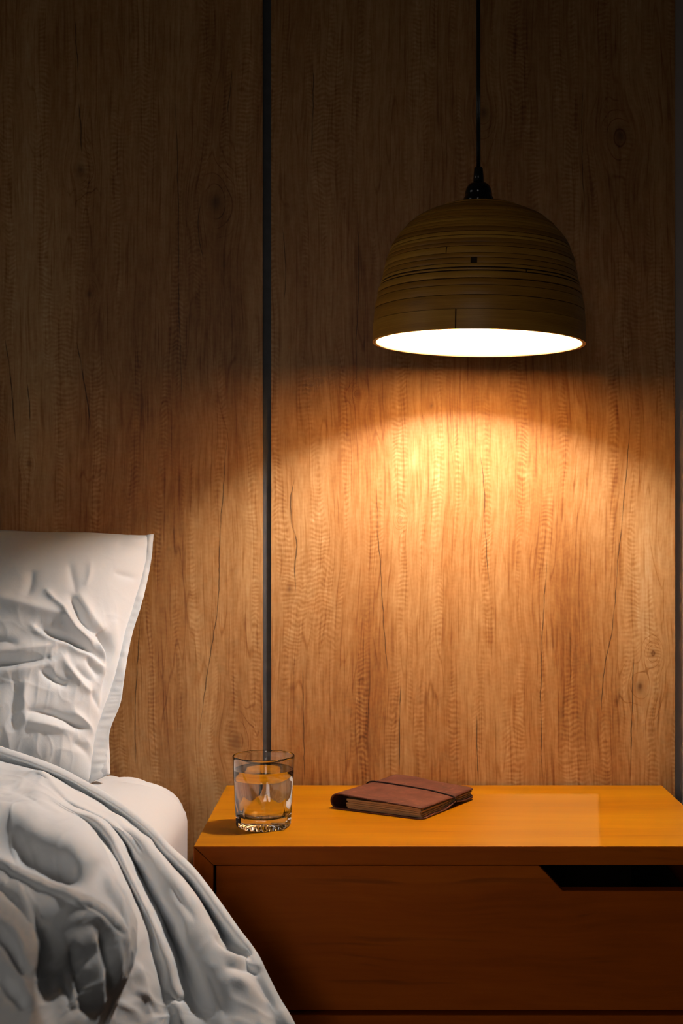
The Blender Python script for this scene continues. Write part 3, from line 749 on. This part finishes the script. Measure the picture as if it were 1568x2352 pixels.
L5 = D([(-320, 900, 0.99), (-60, 850, 1.01), (10, 880, 0.995), (65, 920, 0.98), (110, 970, 0.965), (145, 1030, 0.945), (165, 1090, 0.93), (178, 1150, 0.918), (186, 1210, 0.907), (192, 1270, 0.897), (197, 1330, 0.888), (200, 1395, 0.88), (205, 1450, 0.872), (212, 1510, 0.865), (220, 1590, 0.855), (230, 1730, 0.84)])
L6 = D([(-420, 1010, 0.95), (-150, 950, 0.965), (-90, 985, 0.95), (-40, 1030, 0.935), (0, 1080, 0.92), (25, 1140, 0.905), (40, 1200, 0.892), (50, 1255, 0.88), (58, 1310, 0.87), (65, 1365, 0.86), (72, 1420, 0.85), (80, 1475, 0.842), (88, 1525, 0.835), (95, 1580, 0.828), (105, 1650, 0.82), (120, 1760, 0.81)])
def push(c, d, d2): return [(a, b, y + d + (d2 - d) * i / 15.0) for i, (a, b, y) in enumerate(c)]
C3c = push(C3c, 0.0, -0.030); C2b = push(C2b, 0.0, -0.008)
def flat(c, d):
    w = [1, 1, 1, 0.85, 0.5, 0.2]
    return [(a, b, y if i > 5 else y * (1 - w[i]) + w[i] * d * F / (b - VY)) for i, (a, b, y) in enumerate(c)]
C2b = flat(C2b, 0.316); C3c = flat(C3c, 0.315); C4 = flat(C4, 0.311); C4b = flat(C4b, 0.310); C5 = flat(C5, 0.308); L0 = flat(L0, 0.305); pass
C2 = push(C2, 0.0, 0.028); C1 = push(C1, 0.0, 0.008)
L7 = [(a - 170, b + 40, c - 0.03) for a, b, c in L6]
L8 = [(a - 420, b + 60, c - 0.05) for a, b, c in L6]
curves = [Cm, C0, C0b, C1, C2, C2b, C3c, C4, C4b, C5, L0, L1, L2, L3, L3b, L4, L4b, L5, L6, L7, L8]
net = np.array([[P(*q)[:] for q in c] for c in curves])
along = np.stack([spline(c, 250) for c in net])          # curves x s x 3
surf = spline(along, (len(curves) - 1) * 15 + 1)         # t x s x 3
spx = VX + surf[..., 0] / surf[..., 1] * F; spy = VY + (ZC - surf[..., 2]) / surf[..., 1] * F
D2 = lambda a: [(x * K, 1680 + y * K) for x, y in a]
dst = [(D2(a), w * K, amp) for a, w, amp in [
    ([(200, 210), (260, 270), (340, 355)], 24, 0.003),
    ([(40, 300), (140, 330), (230, 390), (300, 420)], 22, -0.003),
    ([(330, 1000), (420, 960), (520, 965), (570, 1000)], 36, 0.003),
    ([(500, 1030), (535, 1130), (555, 1240), (560, 1380)], 20, -0.004),
    ([(450, 1030), (480, 1150), (500, 1260), (510, 1400)], 20, 0.005),
    ([(370, 1100), (395, 1230), (425, 1330), (440, 1460)], 26, -0.009),
    ([(325, 1230), (345, 1330), (375, 1450)], 22, -0.006),
    ([(590, 1060), (605, 1180), (600, 1300)], 24, 0.003),
    ([(395, 880), (480, 930), (560, 990), (640, 1050)], 16, -0.003),
    ([(330, 830), (420, 900), (500, 960)], 14, 0.002),
    ([(120, 850), (180, 960), (215, 1080), (205, 1250), (225, 1505)], 40, -0.006),
    ([(60, 780), (130, 880), (165, 990), (180, 1120), (170, 1260)], 36, 0.004),
    ([(-60, 990), (10, 1040), (60, 1130), (90, 1240)], 16, -0.004),
    ([(0, 980), (50, 1040), (100, 1130), (120, 1220)], 24, 0.006),
    ([(-40, 1040), (30, 1110), (80, 1200), (110, 1290)], 20, -0.006),
    ([(0, 1200), (60, 1260), (110, 1340), (150, 1420)], 24, 0.006),
    ([(0, 1290), (60, 1350), (120, 1440)], 20, -0.006),
    ([(1110, 1050), (1170, 1110), (1240, 1140), (1310, 1132)], 24, -0.008),
    ([(1120, 1090), (1190, 1160), (1270, 1190), (1340, 1210)], 22, 0.005),
    ([(1170, 1210), (1250, 1230), (1330, 1245)], 16, -0.004),
    ([(1180, 1255), (1250, 1300), (1320, 1380), (1380, 1430)], 30, 0.004),
    ([(760, 930), (780, 1050), (790, 1150), (820, 1230), (830, 1320)], 22, -0.004),
    ([(740, 760), (790, 880), (850, 1010)], 22, 0.003),
    ([(880, 790), (920, 860), (960, 920), (1000, 970)], 20, -0.004),
    ([(940, 880), (960, 960), (970, 1080), (960, 1180)], 26, 0.003),
    ([(690, 1200), (720, 1290), (730, 1370), (760, 1450)], 18, 0.005),
    ([(640, 1330), (720, 1380), (790, 1440), (830, 1505)], 22, -0.0015),
    ([(700, 1330), (770, 1390), (830, 1460)], 18, 0.002),
    ([(600, 1400), (680, 1440), (720, 1505)], 18, 0.002),
    ([(860, 1340), (900, 1380), (950, 1385)], 14, -0.006),
    ([(900, 1390), (915, 1440), (925, 1500)], 12, 0.005),
    ([(1040, 1200), (1090, 1300), (1140, 1420), (1180, 1500)], 40, -0.004),
    ([(560, 430), (650, 470), (720, 520), (780, 590)], 16, 0.004),
    ([(600, 475), (680, 540), (740, 620)], 18, -0.004),
    ([(0, 130), (200, 200), (400, 290), (600, 410), (760, 520), (860, 610)], 16, -0.002),
]]
dd = stroke_field(spx, spy, dst)
# long soft creases running with the folds plus small crumples
fn = np.zeros(spx.shape)
ni, nj = spx.shape
for i in range(ni):
    for j in range(nj):
        p = surf[i, j]; a = i / 15.0; b = j / 250.0 * 15
        rg = (1 - abs(nz(a * 0.9 + b * 0.15, b * 0.7 - a * 0.2, 21.0))) ** 9 * 0.0008
        fn[i, j] = rg + nz(p[0] * 22, p[1] * 12, p[2] * 22) * 0.0022 + nz(p[0] * 60, p[1] * 34, p[2] * 60) * 0.0009
Nd = grid_normals(surf)
view = surf - np.array([0, 0, ZC])
flip = (Nd * view).sum(-1) > 0
Nd_up = np.where(flip[..., None], -Nd, Nd)
# consistent side of the sheet
sgn = 1.0 if np.median((Nd[..., 2])) > 0 else -1.0
Nd = Nd * sgn
edge_t = np.clip((np.arange(ni) - 12) / 25.0, 0, 1)[:, None]
surf = surf + ((dd + fn) * edge_t)[..., None] * Nd
for _ in range(2):
    q = surf.copy(); q[1:-1, 1:-1] = 0.5 * surf[1:-1, 1:-1] + 0.125 * (surf[:-2, 1:-1] + surf[2:, 1:-1] + surf[1:-1, :-2] + surf[1:-1, 2:]); surf = q
duv = link('duvet', grid_mesh(surf), M['linen'], None, True, (surf[:, :, 0].mean(), surf[:, :, 1].mean(), surf[:, :, 2].min()))
so = duv.modifiers.new('thickness', 'SOLIDIFY'); so.thickness = 0.003; so.offset = 0
tag(duv, 'crumpled white duvet thrown back over the bed side, in deep folds', 'duvet')

# ------------------------------------------------------------------ glass of water
GX, GY = -0.1373, 1.738
gl = root('drinking_glass', (GX, GY, TOP), 'clear heavy-based tumbler of water on the cabinet, near the bed', 'glass')
HG = 0.0915
rot8 = math.radians(9)
def oct_r(th, R):
    a = ((th - rot8) % (PI / 4)) - PI / 8
    return R * math.cos(PI / 8) / math.cos(a)
def glass_mesh():
    n = 160; rings = []
    outer = [(0.0330, 0.0008), (0.0340, 0.0022), (0.0343, 0.006), (0.0345, 0.0135), (0.0348, 0.0165), (0.0353, 0.020), (0.0358, 0.027), (0.0366, 0.036), (0.0374, 0.046), (0.0384, 0.060), (0.0393, 0.075), (0.0400, 0.0890), (0.0400, 0.0908), (0.0394, HG)]
    inner = [(0.0390, HG), (0.0386, 0.0908), (0.0385, 0.088), (0.0377, 0.075), (0.0366, 0.060), (0.0354, 0.046), (0.0340, 0.034), (0.0322, 0.024), (0.0305, 0.0185), (0.0270, 0.0150), (0.020, 0.0135), (0.010, 0.0130), (0.002, 0.0130)]
    bottom = [(0.0325, 0.0), (0.0290, 0.0), (0.0275, 0.0014), (0.0240, 0.0026), (0.0170, 0.0034), (0.009, 0.0038), (0.002, 0.0040)]
    bm = bmesh.new()
    def ring(R, z, kind):
        vs = []
        for i in range(n):
            th = 2 * PI * i / n; r = R; zz = z
            if kind == 'o':
                b = 1 - min(1, max(0, (z - 0.017) / 0.034)); b = b * b * (3 - 2 * b)
                r = R * (1 - b) + oct_r(th, R * 1.035) * b
            elif kind == 'b':
                r = R if R < 0.027 else oct_r(th, R * 1.03)
                if R < 0.0285: zz = z + 0.0010 * math.cos(20 * th) * min(1, R / 0.012)
            elif kind == 'i' and z < 0.034:
                r = R * (1 + 0.006 * math.cos(8 * (th - rot8)))
            vs.append(bm.verts.new((GX + r * math.cos(th), GY + r * math.sin(th), TOP + 0.0002 + zz)))
        return vs
    seq = [ring(r, z, 'b') for r, z in bottom[::-1]] + [ring(r, z, 'o') for r, z in outer] + [ring(r, z, 'i') for r, z in inner]
    for a, b in zip(seq, seq[1:]):
        for i in range(n): bm.faces.new((a[i], a[(i + 1) % n], b[(i + 1) % n], b[i]))
    bm.faces.new(seq[0][::-1]); bm.faces.new(seq[-1])
    return mesh_from_bm(bm), inner
gm, inner = glass_mesh()
o = link('tumbler', gm, M['glass'], gl); o.modifiers.new('sharp', 'EDGE_SPLIT').split_angle = math.radians(40)
WL = 0.0735
ip = sorted([(z, r) for r, z in inner])
wp = [(r + 0.00025, z - 0.0002) for z, r in ip if z < WL - 0.003]
wr = float(np.interp(WL, [a for a, b in ip], [b for a, b in ip])) + 0.00025
wprof = [(0.0, 0.0128)] + wp + [(wr, WL + 0.0006), (wr - 0.0012, WL + 0.0001), (wr - 0.003, WL), (0.0, WL)]
wat = link('water', lathe(wprof, 128, GX, GY, TOP + 0.0002), M['water'], gl)

# ------------------------------------------------------------------ leather notebook
fA = Vector((0.0660, 1.7735)); ea = Vector((-0.862, 0.507)).normalized(); eb = Vector((0.507, 0.862)).normalized()
WA, LB = 0.1300, 0.1470      # across, along the spine
nb = root('leather_notebook', (fA.x, fA.y, TOP), 'worn brown leather notebook closed with a dark cord, lying on the cabinet', 'notebook')
def NBp(a, b, z):
    """a runs from the open edge to the spine, b away from the photographer."""
    q = fA + ea * a * 1.07 + eb * b * 1.07
    return (q.x, q.y, TOP + 0.0006 + z)
HS = 0.0215
b_band = 0.088
def cover_path(b):
    """(a, z) of the leather's outer side from the lower open edge round the spine to the upper open edge."""
    q = b / LB
    pinch = math.exp(-((b - b_band) / 0.018) ** 2)
    lift = 0.0035 * max(0, q - 0.55) / 0.45 + 0.0015 * math.sin(q * 7)**2 * 0.6
    pts = []
    for t in np.linspace(0, 1, 18):
        a = -0.003 + 0.120 * t
        z = 0.0006 + (lift * (1 - t) ** 3) + 0.0042 * pinch * (1 - t) ** 6
        pts.append((a, z))
    sp = 0.0205 * (1 - 0.10 * q)
    c = (0.1175, 0.0006 + sp / 2)
    for t in np.linspace(0, 1, 16)[1:-1]:
        th = -PI / 2 + PI * t
        pts.append((c[0] + 0.0125 * math.cos(th), c[1] + sp / 2 * math.sin(th)))
    for t in np.linspace(0, 1, 22):
        a = 0.1175 - 0.1195 * t
        z = 0.0006 + sp + (0.0146 - sp) * t ** 0.8 - 0.0013 * t ** 9 - 0.0012 * pinch * t ** 8 + 0.0016 * math.sin(PI * t) * math.sin(PI * q)
        z += 0.0030 * math.exp(-((q - 1) / 0.25) ** 2) * math.exp(-((t - 0.2) / 0.3) ** 2)
        z += 0.0007 * nz(a * 40, b * 40, 3)
        pts.append((a, z))
    return pts
nb_n = 46; rows = []
for i in range(nb_n):
    b = LB * i / (nb_n - 1); path = cover_path(b); row = []
    for k, (a, z) in enumerate(path):
        # rounded outer corners
        rc = 0.010; da = max(0, rc - (a + 0.003)); db_ = max(0, rc - min(b, LB - b))
        if da > 0 and db_ > 0:
            d = math.hypot(da, db_)
            if d > rc:
                a2 = -0.003 + rc - da * rc / d; bb_ = db_ * rc / d
                b2 = rc - bb_ if b < LB / 2 else LB - rc + bb_
            else: a2, b2 = a, b
        else: a2, b2 = a, b
        row.append(NBp(a2, b2, z))
    rows.append(row)
cv = link('cover', grid_mesh(np.array(rows)), M['leather'], nb)
so = cv.modifiers.new('thickness', 'SOLIDIFY'); so.thickness = 0.0018; so.offset = 0.0
# page signatures between the covers
ns = 5
for k in range(ns):
    bm = bmesh.new(); q0, q1 = k / ns, (k + 0.90) / ns
    na, nbk = 14, 10; top = []; bot = []
    ina = 0.0012 * ((k * 7) % 3 - 1)
    for i in range(na):
        a = 0.0015 + ina + (0.1085 - 0.0015) * i / (na - 1); rt = []; rb = []
        for j in range(nbk):
            b = 0.0035 + abs(ina) * 0.4 + (LB - 0.0075) * j / (nbk - 1)
            path = cover_path(b)
            lo = path[:18]; hi = path[-22:]
            zl = np.interp(a, [p[0] for p in lo], [p[1] for p in lo]) + 0.0011
            zh = np.interp(a, [p[0] for p in hi[::-1]], [p[1] for p in hi[::-1]]) - 0.0013
            zh = min(zh, zl + 0.0135)
            rb.append(bm.verts.new(NBp(a, b, zl + (zh - zl) * q0))); rt.append(bm.verts.new(NBp(a, b, zl + (zh - zl) * q1)))
        top.append(rt); bot.append(rb)
    for i in range(na - 1):
        for j in range(nbk - 1):
            bm.faces.new((top[i][j], top[i + 1][j], top[i + 1][j + 1], top[i][j + 1])); bm.faces.new((bot[i][j], bot[i][j + 1], bot[i + 1][j + 1], bot[i + 1][j]))
    for i in range(na - 1):
        for j in (0, nbk - 1): bm.faces.new((top[i][j], bot[i][j], bot[i + 1][j], top[i + 1][j]))
    for j in range(nbk - 1):
        for i in (0, na - 1): bm.faces.new((top[i][j], top[i][j + 1], bot[i][j + 1], bot[i][j]))
    link('page_bundle', mesh_from_bm(bm), M['paper'], nb, False)
# closing cord
path = cover_path(b_band); cen = (0.06, 0.009)
pts = []
for a, z in path:
    d = math.hypot(a - cen[0], (z - cen[1]) * 4) or 1
    zz = z + (0.0018 if z > cen[1] else -0.0002)
    aa = a + (0.0018 if a > 0.1175 else 0)
    if a < 0.0: aa = a - 0.0010
    pts.append(NBp(aa, b_band + 0.004 * (a / 0.13 - 0.5), max(zz, 0.0003)))
pts.append(NBp(-0.0052, b_band - 0.002, 0.010)); pts.append(NBp(-0.0054, b_band - 0.002, 0.007))
link('closing_cord', tube(pts, 0.0011, 8, closed=True), M['band'], nb)

SC.cycles.caustics_refractive = True
SC.cycles.use_denoising = True
SC.cycles.use_adaptive_sampling = True
SC.cycles.adaptive_threshold = 0.09
SC.cycles.adaptive_min_samples = 26
SC.cycles.max_bounces = 9; SC.cycles.diffuse_bounces = 3; SC.cycles.glossy_bounces = 2
